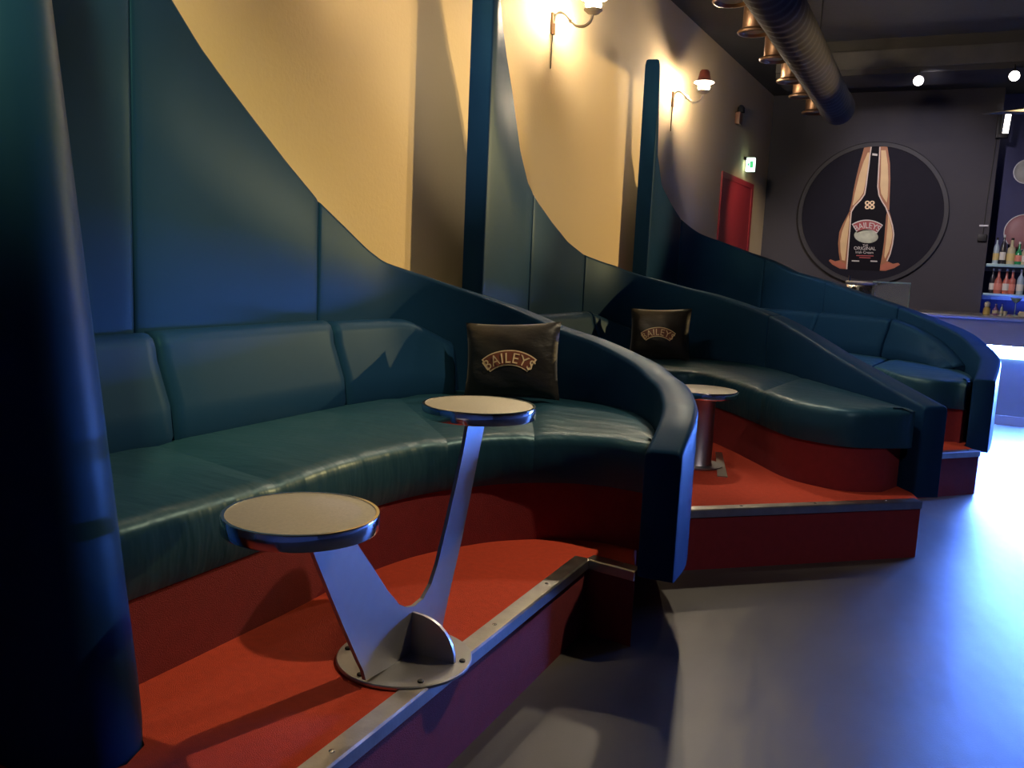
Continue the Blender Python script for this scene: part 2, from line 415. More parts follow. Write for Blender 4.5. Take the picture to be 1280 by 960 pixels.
# nearest booth
def tsplit(pairs, q):
    Fm = smooth_path([p[1] for p in pairs], 10); return int(np.argmin(np.hypot(Fm[:, 0] - q[0], Fm[:, 1] - q[1]))) / (len(Fm) - 1)
P1 = Path([(-2.62, 1.46), (-2.61, 2.4), (-2.58, 3.5), (-2.45, 4.0), (-2.1, 4.25), (-1.62, 4.26), (-1.33, 4.16), (-1.12, 3.9), (-.985, 3.57), (-.925, 3.34), (-.915, 3.12)])
def s_at(path, u, v): return path.hit(u, v)[0]
sil1 = [(217, 0), (250, 55), (280, 97), (320, 150), (360, 202), (400, 250), (430, 280), (460, 310), (482, 327), (537, 346), (590, 366), (640, 385), (696, 411), (740, 426), (777, 445), (809, 470),
        ('s', P1.L - .34, .905), ('s', P1.L - .17, .855), ('s', P1.L, .775)]
pr1 = [((-2.6, 1.46), (-1.775, 1.45)), ((-2.6, 1.8), (-1.765, 1.76)), ((-2.6, 2.4), (-1.755, 2.15)), ((-2.58, 3.0), (-1.755, 2.5)), ((-2.56, 3.6), (-1.70, 2.82)), ((-2.3, 4.1), (-1.56, 3.10)),
       ((-1.9, 4.235), (-1.42, 3.25)), ((-1.62, 4.24), (-1.28, 3.34)), ((-1.33, 4.14), (-1.15, 3.375)), ((-1.13, 3.88), (-1.04, 3.37)), ((-1.0, 3.57), (-.975, 3.36)), ((-.945, 3.36), (-.945, 3.335))]
sr = [s_at(P1, 168, 350), s_at(P1, 398, 350)]
booth1, zt1 = booth('nearest dark teal curved booth seat, its tall back sweeping down to a rounded arm end', P1, sil1, 3.30, sr, .285, pr1, [tsplit(pr1, (-1.755, 2.06)), tsplit(pr1, (-1.66, 2.93)), tsplit(pr1, (-1.42, 3.25))],
      [(.02, s_at(P1, 172, 420) , lambda s: 1.135), (s_at(P1, 172, 420), s_at(P1, 396, 410), lambda s: 1.14),
       (s_at(P1, 396, 410), s_at(P1, 566, 440), lambda s: float(np.interp(s, [s_at(P1, 400, 400), s_at(P1, 492, 400), s_at(P1, 500, 400) + .05, s_at(P1, 566, 440)], [1.135, 1.13, 1.11, 1.0])))], .02, .985)
# middle booth
P2 = Path([(-2.455, 4.72), (-2.44, 5.6), (-2.40, 6.4), (-2.2, 6.85), (-1.8, 7.0), (-1.35, 6.95), (-1.0, 6.7), (-.5, 5.95), (-.13, 5.40), (.012, 5.19)])
sil2 = [(625, 0), (632, 60), (640, 110), (650, 185), (660, 226), (672, 250), (690, 276), (710, 301), (730, 317), (770, 332), (805, 345), (860, 361), (892, 369), (942, 387), (989, 410), (1043, 444), (1093, 473), ('s', P2.L, .775)]
pr2 = [((-2.44, 4.75), (-1.75, 4.55)), ((-2.43, 5.6), (-1.72, 5.4)), ((-2.38, 6.38), (-1.62, 5.86)), ((-2.18, 6.82), (-1.53, 5.97)), ((-1.8, 6.97), (-1.42, 5.98)), ((-1.36, 6.92), (-1.28, 5.88)),
       ((-1.02, 6.68), (-1.08, 5.64)), ((-.77, 6.31), (-.87, 5.35)), ((-.52, 5.93), (-.68, 5.09)), ((-.33, 5.65), (-.5, 4.985)), ((-.17, 5.41), (-.31, 4.965)), ((-.03, 5.19), (-.06, 5.13))]
booth('middle dark teal curved booth seat, its low back running diagonally to a straight arm end', P2, sil2, 3.42, [.67, 1.60, 3.35], .27, pr2, [tsplit(pr2, (-1.72, 5.3)), tsplit(pr2, (-.868, 5.345))],
      [(.03, s_at(P2, 727, 387), lambda s: 1.10), (s_at(P2, 727, 387), s_at(P2, 785, 410), lambda s: float(np.interp(s, [1.6, s_at(P2, 785, 410)], [1.10, .96])))], .03, .96)
# farthest booth
P3 = Path([(-2.41, 7.9), (-2.36, 8.8), (-2.2, 9.3), (-1.8, 9.4), (-1.2, 9.2), (-.6, 8.8), (0, 8.4), (.25, 8.0), (.345, 7.55), (.345, 7.3), (.305, 6.95)])
sil3 = [(820, 100), (822, 190), (827, 230), (840, 255), (852, 273), (900, 301), (935, 316), (960, 325), (989, 340), (1032, 353), (1093, 374), (1125, 385), (1171, 404), (1197, 417), (1213, 432), ('s', P3.L - .55, .90), ('s', P3.L, .775)]
pr3 = [((-2.38, 7.95), (-1.75, 7.75)), ((-2.33, 8.8), (-1.65, 8.3)), ((-2.17, 9.27), (-1.4, 8.6)), ((-1.8, 9.36), (-1.15, 8.55)), ((-1.2, 9.16), (-.85, 8.3)), ((-.6, 8.76), (-.53, 7.9)),
       ((-.3, 8.56), (-.40, 7.6)), ((0, 8.36), (-.28, 7.30)), ((.18, 8.05), (-.16, 7.06)), ((.28, 7.7), (.02, 6.95)), ((.31, 7.3), (.2, 7.0)), ((.275, 7.0), (.265, 6.985))]
booth('farthest dark teal curved booth seat, nearest to the bar, with pale back cushions', P3, sil3, 3.315, [.91, s_at(P3, 953, 360), s_at(P3, 1030, 370), s_at(P3, 1122, 390)], .265, pr3, [.3, .55],
      [(s_at(P3, 905, 390), s_at(P3, 949, 390), lambda s: 1.085), (s_at(P3, 949, 390), s_at(P3, 1030, 400), lambda s: 1.088), (s_at(P3, 1030, 400), s_at(P3, 1121, 400), lambda s: 1.095),
       (s_at(P3, 1121, 400), s_at(P3, 1208, 455), lambda s: float(np.interp(s, [s_at(P3, 1121, 400), s_at(P3, 1150, 410), s_at(P3, 1180, 426), s_at(P3, 1208, 455)], [1.10, 1.045, .95, .80])))], .03, .985)

# tall padded end panel beside the camera: rounded front edge that leans back towards the top
def end_panel():
    t = thing('padded_end_panel', 'tall padded end panel with leaning front edge, hiding the left end of a booth', 'booth end panel')
    secs = []
    for z in np.linspace(.031, 2.7, 34):
        xf = float(np.interp(z, [0, .38, 1.17, 1.91, 2.7], [-1.525, -1.533, -1.655, -1.768, -1.89])); yc = 1.30; h = .13; rx = .17
        ring = [(-2.70, yc + h), (-2.70, yc - h)]
        for k in range(13):
            a = -PI / 2 + PI * k / 12; ring.append((xf - rx + rx * math.copysign(abs(math.cos(a)) ** .85, math.cos(a)), yc + h * math.sin(a), ))
        secs.append([(q[0], q[1], z) for q in ring])
    bm = B(); loft(bm, secs); link('padded_shell', bm, M['satin'], t, ang=60)
    bm = B(); box(bm, -2.70, -1.62, 1.19, 1.41, .001, .03); link('base_strip', bm, M['dark_metal'], t, smooth=False)
    return t
end_panel()

# ------------------------------------------------------------------ pillows
def pillow(label, loc, rz, tilt, w, h, T, seed, roll=0.0):
    t = thing('throw_pillow', label, 'pillow', loc, rz)
    n = 26; rnd = random.Random(seed)
    cr = [rnd.uniform(0, 6) for _ in range(8)]
    Rm = Matrix.Rotation(roll, 4, 'Y') @ Matrix.Rotation(tilt, 4, 'X')
    def thick(u, v):
        e = max(0, (1 - abs(u) ** 2.4) * (1 - abs(v) ** 2.4))
        return T * e ** .55 + .006 * e * math.sin(6 * u + 3 * v + cr[0]) * math.sin(5 * v + cr[1])
    def pos(u, v, side, off=0.0):
        k = 1 - .07 * (1 - abs(v) ** 2) * abs(u) ** 3
        kk = 1 - .07 * (1 - abs(u) ** 2) * abs(v) ** 3
        x = u * w / 2 * k; z = v * h / 2 * kk; y = side * (thick(u, v) + off)
        if side > 0: y = -(.55 * thick(u, v)) * -1
        return Rm @ Vector((x, y, z + h / 2))
    bm = B()
    fr = [[bm.verts.new(pos(-1 + 2 * i / n, -1 + 2 * j / n, -1)) for j in range(n + 1)] for i in range(n + 1)]
    bk = [[fr[i][j] if i in (0, n) or j in (0, n) else bm.verts.new(pos(-1 + 2 * i / n, -1 + 2 * j / n, 1)) for j in range(n + 1)] for i in range(n + 1)]
    for i in range(n):
        for j in range(n):
            bm.faces.new((fr[i][j], fr[i + 1][j], fr[i + 1][j + 1], fr[i][j + 1]))
            bm.faces.new((bk[i][j], bk[i][j + 1], bk[i + 1][j + 1], bk[i + 1][j]))
    link('cover', bm, M['black_satin'], t, ang=80)
    # arched gold emblem on the front
    A = .52; rad = .165 * w / .42; hb = .033 * w / .42; cz = -.03
    def emb(ang, rr, off):
        x = rr * math.sin(ang); z = (rr * math.cos(ang) - rad * .92) + cz * 1.0 + .02
        return pos(x / (w / 2), z / (h / 2), -1, off)
    Amax = .66
    def band(r0, r1, a, off, mi, bm):
        N = 24
        lo = [bm.verts.new(emb(-a + 2 * a * k / N, r0, off)) for k in range(N + 1)]; hi = [bm.verts.new(emb(-a + 2 * a * k / N, r1, off)) for k in range(N + 1)]
        for k in range(N):
            f = bm.faces.new((lo[k], lo[k + 1], hi[k + 1], hi[k])); f.material_index = mi
    bm = B(); band(rad - hb, rad + hb, Amax, .003, 0, bm); em = link('emblem', bm, M['gold'], t)
    bm = B(); band(rad - hb + .006, rad + hb - .006, Amax - .04, .0042, 0, bm); link('emblem_field', bm, M['gold_dark'], em)
    bm = B(); text_verts(bm, 'BAILEYS', hb * 1.9, lambda x, y: emb(x / rad * 1.0, rad - hb * .68 + y, .0085), track=1.08); link('lettering', bm, M['gold'], em)
    return t
pillow('black satin pillow with gold BAILEYS arch on the nearest booth seat', (-1.875, 3.97, .757), R(13), R(-14), .50, .40, .075, 3, R(-4))
pillow('black satin pillow with gold BAILEYS arch in the corner of the middle booth', (-1.845, 6.50, .757), R(6), R(-13), .47, .40, .075, 11, R(-3))

# ------------------------------------------------------------------ tables
def tabletop(name, parent, c, z, r):
    bm = B(); lathe(bm, [(0, -.030), (r - .002, -.030), (r - .002, .0), (r - .006, .001), (0, .001)], (c[0], c[1], z), 56); tp = link(name, bm, M['laminate'], parent, ang=30)
    bm = B(); lathe(bm, [(r - .004, -.036), (r + .003, -.036), (r + .0045, -.033), (r + .0045, -.001), (r + .003, .0025), (r - .005, .0025), (r - .005, .0012)], (c[0], c[1], z), 56); link('edge_band', bm, M['chrome'], tp, ang=30)
    bm = B(); lathe(bm, [(0, -.07), (.025, -.066), (.042, -.05), (.046, -.036), (.046, -.03)], (c[0], c[1], z), 24); link('mounting_boss', bm, M['dark_metal'], tp)
    return tp
TX = -1.275
t = thing('twin_top_cocktail_table', 'steel V-stem cocktail table with a lower and a higher round top, on the nearest platform', 'table', (0, 0, 0))
bm = B(); lathe(bm, [(0, PZ), (.192, PZ), (.195, PZ + .003), (.195, PZ + .009), (.192, PZ + .012), (0, PZ + .012)], (TX, 2.06, 0), 48); bp = link('base_plate', bm, M['steel'], t, ang=30)
for k in range(6):
    a = 2 * PI * k / 6 + .3; bm = B(); lathe(bm, [(.009, 0), (.009, .004), (.006, .006), (0, .006)], (TX + .17 * math.cos(a), 2.06 + .17 * math.sin(a), PZ + .012), 10); link('bolt', bm, M['dark_metal'], bp)
out = [(385, 680), (404, 727), (425, 778), (446, 826), (452, 838), (455, 850), (487, 833), (520, 812), (550, 790), (552, 778), (560, 740), (575, 675), (590, 600), (604, 530), (604, 521),
       (583, 521), (583, 532), (577, 565), (567, 612), (556, 660), (545, 705), (537, 730), (527, 748), (516, 757), (507, 759), (497, 755), (482, 737), (466, 712), (450, 688), (437, 668), (380, 668)]
op = []
for u, v in out:
    q = at_x(u, v, TX); op.append((TX, q[1], min(max(q[2], PZ + .011), .985)))
bm = B(); slab3(bm, [(p[0] - .006, p[1], p[2]) for p in op], (.012, 0, 0)); link('v_stem', bm, M['plate_steel'], t, smooth=False)
yb = at_x(513, 800, TX)[1]
zt_g = at_x(511, 766, TX)[2]
gp = [(TX + .006, yb, PZ + .012), (TX + .15, yb, PZ + .012)]
for k in range(9):
    a = PI / 2 * k / 8; gp.append((TX + .006 + .144 * math.cos(a) ** .8 if k < 8 else TX + .006, yb, PZ + .012 + (zt_g - PZ - .012) * math.sin(a)))
bm = B(); slab3(bm, [(p[0], p[1] - .005, p[2]) for p in gp[:1] + gp[1:]], (0, .010, 0)); link('gusset', bm, M['steel'], t, smooth=False)
bm = B(); slab3(bm, [(2 * TX - p[0], p[1] - .005, p[2]) for p in gp], (0, .010, 0)); link('gusset', bm, M['steel'], t, smooth=False)
def ray_to_x(u, v, x):
    return at_x(u, v, x)
lo = at_x(377, 641, TX - .01); hi = at_x(599, 506, TX)
tabletop('low_top', t, (lo[0], lo[1]), lo[2], .178); tabletop('high_top', t, (hi[0], hi[1]), hi[2], .178)

t2 = thing('pedestal_table', 'low round pedestal table half hidden behind the arm of the nearest booth', 'table')
c2 = (-1.17, 5.12)
tabletop('round_top', t2, c2, .755, .20)
bm = B(); lathe(bm, [(0, PZ), (.140, PZ), (.145, PZ + .004), (.145, PZ + .01), (0, PZ + .012)], (*c2, 0), 40); link('base_plate', bm, M['steel'], t2, ang=30)
bm = B(); lathe(bm, [(.085, PZ + .01), (.078, PZ + .02), (.076, .68), (.09, .722), (0, .722)], (*c2, 0), 32); link('stem', bm, M['steel'], t2)

# ------------------------------------------------------------------ wall lamps
def sconce(label, y, z):
    t = thing('wall_lamp', label, 'wall lamp', (xw(y), y, z), math.atan(-.035), 'wall lamps along the ochre wall')
    bm = B(); box(bm, 0, .02, -.025, .025, -.10, .05, .005); link('wall_plate', bm, M['brass'], t)
    pth = smooth_path([(.015, 0, -.02), (.04, 0, .04), (.09, .0, .045), (.15, .0, -.01), (.20, 0, -.055), (.26, 0, -.06), (.305, 0, -.03), (.32, 0, .02)], 5)
    bm = B(); tube(bm, pth, .011, 10); arm = link('curved_arm', bm, M['white_arm'], t)
    bm = B(); lathe(bm, [(0, -.022), (.014, -.018), (.022, 0), (.014, .018), (0, .022)], (.155, 0, -.012), 14); link('knuckle', bm, M['white_arm'], arm)
    bm = B(); lathe(bm, [(.012, .0), (.040, .008), (.068, .032), (.068, .038), (0, .036)], (.32, 0, .01), 20); link('socket_cup', bm, M['white_arm'], t)
    bm = B()
    lathe(bm, [(0, .046), (.030, .048), (.052, .062), (.058, .08), (.046, .098), (.04, .12), (.0, .124)], (.32, 0, 0), 28); link('glass_bulb', bm, M['glow_bulb'], t)
    bm = B(); lathe(bm, [(.05, .104), (.07, .108), (.100, .122), (.098, .130), (.07, .118), (.05, .110), (.05, .104)], (.32, 0, 0), 28); link('glass_collar', bm, M['glow_white'], t)
    bm = B(); lathe(bm, [(.088, .133), (.066, .150), (.056, .19), (.05, .225), (.036, .243), (0, .248), (0, .24), (.03, .236), (.046, .19), (.058, .152), (.08, .133)], (.32, 0, 0), 28); link('cap_shade', bm, M['cap_red'], t)
    bm = B(); tube(bm, [(.012, 0, -.09), (.008, 0, -.16), (.006, 0, -.34)], .004, 6); link('wall_cable', bm, M['dark_metal'], t)
    return t
s1 = sconce('glowing wall lamp with red-brown cap above the middle booth', 6.14, 3.20)
s2 = dup(s1, (xw(9.03), 9.03, 3.18), math.atan(-.035), 'glowing wall lamp with red-brown cap above the farthest booth')
s0 = dup(s1, (xw(3.25), 3.25, 3.20), math.atan(-.035), 'glowing wall lamp high above the nearest booth')

# exit sign over the red door, small call point
e = wall_pt(930, 206)
t = thing('exit_sign', 'small lit green and white exit sign projecting over the red door', 'exit sign', (e[0], e[1], e[2]))
bm = B(); box(bm, .0, .04, -.05, .05, .06, .10, .004); link('bracket', bm, M['dark_metal'], t)
bm = B(); box(bm, .03, .145, -.035, .035, -.09, .09, .008); ho = link('lit_housing', bm, M['exit_glow'], t)
bm = B()
slab3(bm, [(.085, -.0365, -.045), (.085, -.0365, .045), (.130, -.0365, .045), (.130, -.0365, -.045)], (0, -.002, 0))
slab3(bm, [(.045, -.0365, 0), (.08, -.0365, .03), (.08, -.0365, -.03)], (0, -.002, 0)); link('pictogram', bm, M['exit_green'], ho, smooth=False)
e = wall_pt(921, 143)
t = thing('call_point', 'small reddish alarm box high on the ochre wall above the exit sign', 'alarm box', (e[0], e[1], e[2]))
bm = B(); box(bm, 0, .06, -.09, .09, -.13, .02, .01); link('housing', bm, M['frame_wood'], t)
bm = B(); lathe(bm, [(.05, 0), (.045, .06), (.02, .09), (0, .095)], (.05, 0, .02), 16); link('beacon', bm, M['dark_metal'], t)

# ------------------------------------------------------------------ duct and ceiling cans
t = thing('ventilation_duct', 'long ribbed grey ventilation duct hanging along the ceiling', 'duct')
bm = B()
secs = []; y = 2.0; k = 0
while y < 10.0:
    r = .158 + (.009 if k % 4 in (1, 2) else 0)
    secs.append([(-1.135 + r * math.cos(2 * PI * j / 28), y, 3.235 + r * math.sin(2 * PI * j / 28)) for j in range(28)]); y += .03 + .012 * (k % 2); k += 1
loft(bm, secs); du = link('ribbed_tube', bm, M['duct'], t, ang=80)
bm = B(); secs = []
for yy, r in ((9.99, .168), (10.05, .176), (10.30, .176), (10.36, .16), (10.38, .12)):
    secs.append([(-1.135 + r * math.cos(2 * PI * j / 28), yy, 3.235 + r * math.sin(2 * PI * j / 28)) for j in range(28)])
loft(bm, secs); link('end_cap', bm, M['duct'], t, ang=60)
for yy in (5.2, 8.4):
    bm = B(); tube(bm, [(-1.135, yy, 3.37), (-1.13, yy, H)], .008, 8); link('hanger_rod', bm, M['dark_metal'], t)

CX = -1.475
def can_light():
    t = thing('ceiling_can_light', 'brass can light in the row beside the duct', 'ceiling light', (0, 0, 0))
    bm = B(); lathe(bm, [(.085, .02), (.092, .03), (.092, .20), (.07, .235), (.02, .245), (0, .245)], (0, 0, 0), 28); link('body', bm, M['brass'], t)
    bm = B(); lathe(bm, [(.086, .035), (.122, .02), (.13, .008), (.126, -.004), (.112, -.006), (.088, .012), (.086, .035)], (0, 0, 0), 32); rim = link('rim', bm, M['brass'], t)
    bm = B(); lathe(bm, [(0, .010), (.05, .008), (.09, .014), (.09, .022), (0, .022)], (0, 0, 0), 28); link('lens', bm, M['lens'], rim)
    bm = B(); tube(bm, [(0, 0, .24), (0, 0, H - 3.30)], .014, 10); link('drop_rod', bm, M['dark_metal'], t)
    bm = B(); lathe(bm, [(.03, -.04), (.055, 0)], (0, 0, H - 3.30), 16); link('ceiling_rose', bm, M['dark_metal'], t)
    return t
ys = [6.42, 7.27, 8.22, 9.15, 9.95, 10.95]
words = ['first, cut off at the top', 'second and largest complete one', 'third', 'fourth', 'fifth', 'last, beside the duct end']
can0 = can_light()
for i, (yy, wd) in enumerate(zip(ys, words)):
    lb = 'brass can light in the row beside the duct, ' + wd
    if i == 0:
        can0.location = (CX, yy, 3.30); can0['label'] = lb; can0['group'] = 'can lights beside the duct'
    else: dup(can0, (CX, yy, 3.30), 0, lb, 'can lights beside the duct')

# track spots near the far end of the ceiling
def track_spot(label, p):
    t = thing('ceiling_spotlight', label, 'spotlight', tuple(p), 0, 'small ceiling spotlights before the far wall')
    d = (Vector((-.6, 2.6, 1.2)) - Vector(p)).normalized(); q = d.to_track_quat('Z', 'Y').to_matrix().to_4x4()
    bm = B(); lathe(bm, [(0, -.17), (.035, -.16), (.05, -.10), (.055, 0), (.05, .004), (.045, -.02), (0, -.02)], (0, 0, 0), 20); bmesh.ops.transform(bm, matrix=q, verts=bm.verts[:]); link('housing', bm, M['dark_metal'], t)
    bm = B(); lathe(bm, [(0, -.004), (.046, -.006), (.046, -.014), (0, -.014)], (0, 0, 0), 20); bmesh.ops.transform(bm, matrix=q, verts=bm.verts[:]); link('lamp_lens', bm, M['glow_spot'], t)
    bm = B(); tube(bm, [(0, 0.02, .04), (0, 0.06, .12), (0, .25, 3.68 - p[2])], .010, 8); link('yoke', bm, M['dark_metal'], t)
    return t
pa = at_y(1148, 101, 10.55); pb = at_y(1268, 95, 10.55)
track_spot('small lit ceiling spotlight above the round bottle poster', pa)
track_spot('small lit ceiling spotlight above the bar shelves', pb)

# ------------------------------------------------------------------ round poster on the far wall
def sp(u, v, off):
    q = at_y(1000 + u / 5.335, 170 + v / 5.335, YW - off); return (q[0], YW - off, q[2])
cc = at_y(1088.5, 267.5, YW - .03)
RS = .99
t = thing('round_wall_sign', 'large round black sign with a cream-splashed BAILEYS bottle on the dark far wall', 'poster')
def ydisc(bm, r0, r1, y0, y1, n=72):
    secs = [[(cc[0] + r * math.cos(2 * PI * k / n), y, cc[2] + r * math.sin(2 * PI * k / n)) for k in range(n)] for r, y in ((r0, y1), (r1 - .01, y1), (r1, y1 + .01), (r1, y0), (r0, y0), (r0, y1))]
    return loft(bm, secs, caps=False)
bm = B(); ydisc(bm, RS - .045, RS + .02, YW - .002, YW - .05); link('rim', bm, M['sign_rim'], t, ang=30)
bm = B(); n = 72
slab3(bm, [(cc[0] + (RS - .047) * math.cos(2 * PI * k / n), YW - .03, cc[2] + (RS - .047) * math.sin(2 * PI * k / n)) for k in range(n)], (0, .027, 0)); face = link('sign_face', bm, M['sign_black'], t, smooth=False)
def art(name, pl, off, mtl, parent=face, hold=False):
    bm = B(); pts = [sp(u, v, off) for u, v in pl]
    lo = [bm.verts.new(p) for p in pts]; hi = [bm.verts.new((p[0], p[1] + .003, p[2])) for p in pts]; k = len(pts)
    for i in range(k): bm.faces.new((lo[i], lo[(i + 1) % k], hi[(i + 1) % k], hi[i]))
    for tr in tessellate_polygon([[Vector((p[0], p[2], 0)) for p in pts]]):
        bm.faces.new([lo[i] for i in tr]); bm.faces.new([hi[i] for i in tr])
    return link(name, bm, mtl, parent, smooth=False)
LU = [(430, 70), (475, 70), (466, 130), (460, 190), (450, 260), (441, 330), (431, 385), (404, 425), (365, 465), (342, 500), (330, 500), (345, 440), (355, 375), (372, 290), (396, 190)]
LL = [(330, 503), (342, 505), (337, 560), (331, 640), (321, 760), (311, 888), (265, 885), (215, 857), (192, 832), (202, 822), (235, 835), (266, 828), (258, 775), (254, 715), (262, 640), (286, 585)]
RU = [(533, 70), (583, 70), (600, 180), (603, 290), (598, 400), (596, 495), (584, 497), (570, 470), (546, 432), (527, 395), (519, 340), (523, 250), (529, 150)]
RL = [(583, 500), (594, 500), (608, 545), (621, 600), (628, 655), (620, 720), (602, 788), (582, 834), (620, 852), (655, 846), (668, 858), (630, 881), (570, 900), (532, 898), (536, 858), (549, 790), (561, 700), (569, 600), (575, 530)]
body = [(478, 72), (531, 72), (526, 150), (520, 250), (515, 340), (524, 398), (544, 440), (570, 480), (576, 520), (566, 600), (557, 700), (545, 790), (530, 900), (312, 890), (324, 760), (334, 640), (340, 560), (346, 505), (368, 470), (408, 428), (436, 388), (446, 330), (455, 260), (465, 190), (471, 130)]
art('bottle_shape', body, .034, M['bottle_black'])
HL = {0: [(452, 110), (463, 110), (455, 190), (445, 260), (433, 330), (421, 380), (396, 418), (358, 460), (350, 462), (362, 400), (378, 330), (398, 250), (425, 170)],
      1: [(325, 525), (329, 560), (321, 640), (308, 760), (300, 832), (280, 828), (270, 770), (268, 700), (280, 640), (303, 575)],
      2: [(541, 95), (572, 95), (585, 190), (589, 290), (585, 400), (578, 445), (558, 415), (541, 385), (535, 330), (539, 240)],
      3: [(588, 525), (600, 565), (611, 610), (616, 655), (608, 712), (590, 772), (568, 818), (562, 800), (574, 700), (583, 610)]}
for k, pl in enumerate((LU, LL, RU, RL)):
    a_ = art('cream_splash', pl, .037, M['caramel'])
    art('cream_highlight', HL[k], .041, M['cream'], a_)
art('dark_splash', [(194, 832), (203, 824), (235, 838), (268, 834), (302, 852), (308, 885), (266, 882), (220, 856)], .043, M['splash'])
art('dark_splash', [(538, 862), (580, 840), (620, 855), (655, 848), (664, 858), (630, 878), (570, 897), (534, 895)], .043, M['splash'])
def line_art(name, pts, w, off, mtl):
    bm = B()
    for (a, b) in zip(pts, pts[1:]):
        d = np.array(b, float) - np.array(a, float); d /= np.hypot(*d) + 1e-9; nn = np.array([-d[1], d[0]]) * w
        slab3(bm, [sp(*(np.array(a) - nn), off), sp(*(np.array(b) - nn), off), sp(*(np.array(b) + nn), off), sp(*(np.array(a) + nn), off)], (0, .002, 0))
    return link(name, bm, mtl, face, smooth=False)
line_art('pale_outline', [(475, 72), (466, 130), (460, 190), (450, 260), (441, 330), (431, 388), (404, 427), (365, 467), (342, 505), (337, 560), (331, 640), (321, 760), (311, 888)], 4, .045, M['cream_edge'])
line_art('pale_outline', [(533, 72), (529, 150), (523, 250), (519, 340), (527, 395), (546, 434), (572, 475), (584, 505), (600, 545), (617, 600), (625, 655), (617, 720), (600, 788), (580, 834)], 4, .045, M['cream_edge'])
line_art('bottle_cap_band', [(482, 122), (517, 126)], 7, .040, M['label_white'])
# monogram: four rounded loops
bm = B()
for (u, v) in ((449, 446), (481, 446), (449, 474), (481, 474)):
    c = sp(u, v, .040); rr = .034
    lo_ = [[(c[0] + r * math.cos(2 * PI * k / 20), c[1] - d, c[2] + r * .9 * math.sin(2 * PI * k / 20)) for k in range(20)] for r, d in ((rr, 0), (rr, .003), (rr - .019, .003), (rr - .019, 0), (rr, 0))]
    loft(bm, lo_, caps=False)
link('monogram', bm, M['gold'], face, smooth=False)
# label: red arch, meadow oval, words
def arch(r0, r1, a0, a1, cu, cv, off, mtl, name):
    bm = B(); N = 20
    P = []
    for k in range(N + 1): a = a0 + (a1 - a0) * k / N; P.append((cu + r1 * math.sin(a), cv - r1 * math.cos(a)))
    for k in range(N, -1, -1): a = a0 + (a1 - a0) * k / N; P.append((cu + r0 * math.sin(a), cv - r0 * math.cos(a)))
    for k in range(N):
        q = [P[k], P[k + 1], P[2 * N - k], P[2 * N + 1 - k]]
        slab3(bm, [sp(*x, off) for x in q], (0, .002, 0))
    return link(name, bm, mtl, face, smooth=False)
arch(112, 182, -.58, .64, 445, 740, .040, M['label_white'], 'label_arch_border')
arch(119, 175, -.55, .61, 445, 740, .044, M['label_red'], 'label_arch')
bm = B(); text_verts(bm, 'BAILEYS', 56, lambda x, y: sp(448 + (126 + y) * math.sin(x / 147), 740 - (126 + y) * math.cos(x / 147), .048), track=.93); link('brand_lettering', bm, M['label_white'], face, smooth=False)
art('label_meadow', [(441 + 80 * math.cos(2 * PI * k / 32), 668 - 46 * math.sin(2 * PI * k / 32) + 6 * math.cos(2 * PI * k / 32)) for k in range(32)], .040, M['label_green'])
def flat_text(name, s, u, v, size, mtl):
    bm = B(); text_verts(bm, s, size, lambda x, y: sp(u + x, v - y + .03 * x, .040)); return link(name, bm, mtl, face, smooth=False)
flat_text('small_lettering', 'THE', 436, 736, 20, M['label_white'])
flat_text('word_lettering', 'ORIGINAL', 432, 760, 32, M['label_white'])
flat_text('script_lettering', 'Irish Cream', 430, 784, 25, M['label_white'])
line_art('fine_print', [(375, 797), (490, 800)], 3, .040, M['label_red']); line_art('fine_print', [(395, 810), (470, 813)], 3, .040, M['label_red'])
line_art('fine_print', [(345, 832), (395, 834)], 4, .040, M['label_white']); line_art('fine_print', [(470, 834), (515, 836)], 4, .040, M['label_white'])

# ------------------------------------------------------------------ bar counter
t = thing('bar_counter', 'grey bar counter with a bright blue light strip, right of the farthest booth', 'bar counter')
bm = B(); box(bm, -.95, 4.2, 10.32, 10.95, .10, .832); box(bm, -.95, 4.2, 10.02, 10.95, .832, 1.085); link('front_panel', bm, M['bar_front'], t, smooth=False)
bm = B(); box(bm, -1.0, 4.25, 9.99, 11.0, 1.085, 1.12, .006); link('counter_top', bm, M['bar_top'], t)
bm = B(); box(bm, -.95, 4.2, 10.305, 10.95, .0, .10); link('kick_plinth', bm, M['plinth'], t, smooth=False)
bm = B(); box(bm, .50, 4.0, 10.295, 10.32, .805, .825); link('light_strip', bm, M['led'], t, smooth=False)
bm = B(); box(bm, .50, 4.0, 10.30, 10.32, .69, .803); link('strip_glare_panel', bm, M['led_glare'], t, smooth=False)  # added glowing panel that imitates the glare around the strip
# acrylic display on the bar end
t = thing('acrylic_guard', 'clear acrylic guard standing on the end of the bar counter below the poster', 'guard')
gx0, gx1 = -.86, -.24
gx0 = -.62
ya = 10.4
bm = B(); box(bm, gx0, gx1, ya, ya + .008, 1.132, 1.40); 
t_l = -.2
link('clear_sheet', bm, M['glass'], t, smooth=False)
bm = B(); box(bm, gx0, gx1, ya - .004, ya + .04, 1.40, 1.415); link('top_rail', bm, M['shelf'], t, smooth=False)
bm = B(); box(bm, gx1 - .008, gx1, ya + .009, ya + .04, 1.121, 1.40); link('side_post', bm, M['shelf'], t, smooth=False)
bm = B(); box(bm, gx0 - .02, gx1 + .02, ya - .02, ya + .045, 1.1205, 1.132); link('foot_rail', bm, M['steel'], t, smooth=False)
bm = B()
q = at_y(1080, 358, 10.55)
t = thing('coffee_machine', 'small chrome machine with dark knobs beside the acrylic guard', 'machine', (q[0], 10.5, 1.121))
bm = B(); box(bm, -.18, .12, -.02, .22, 0, .25, .012); link('body', bm, M['chrome'], t)
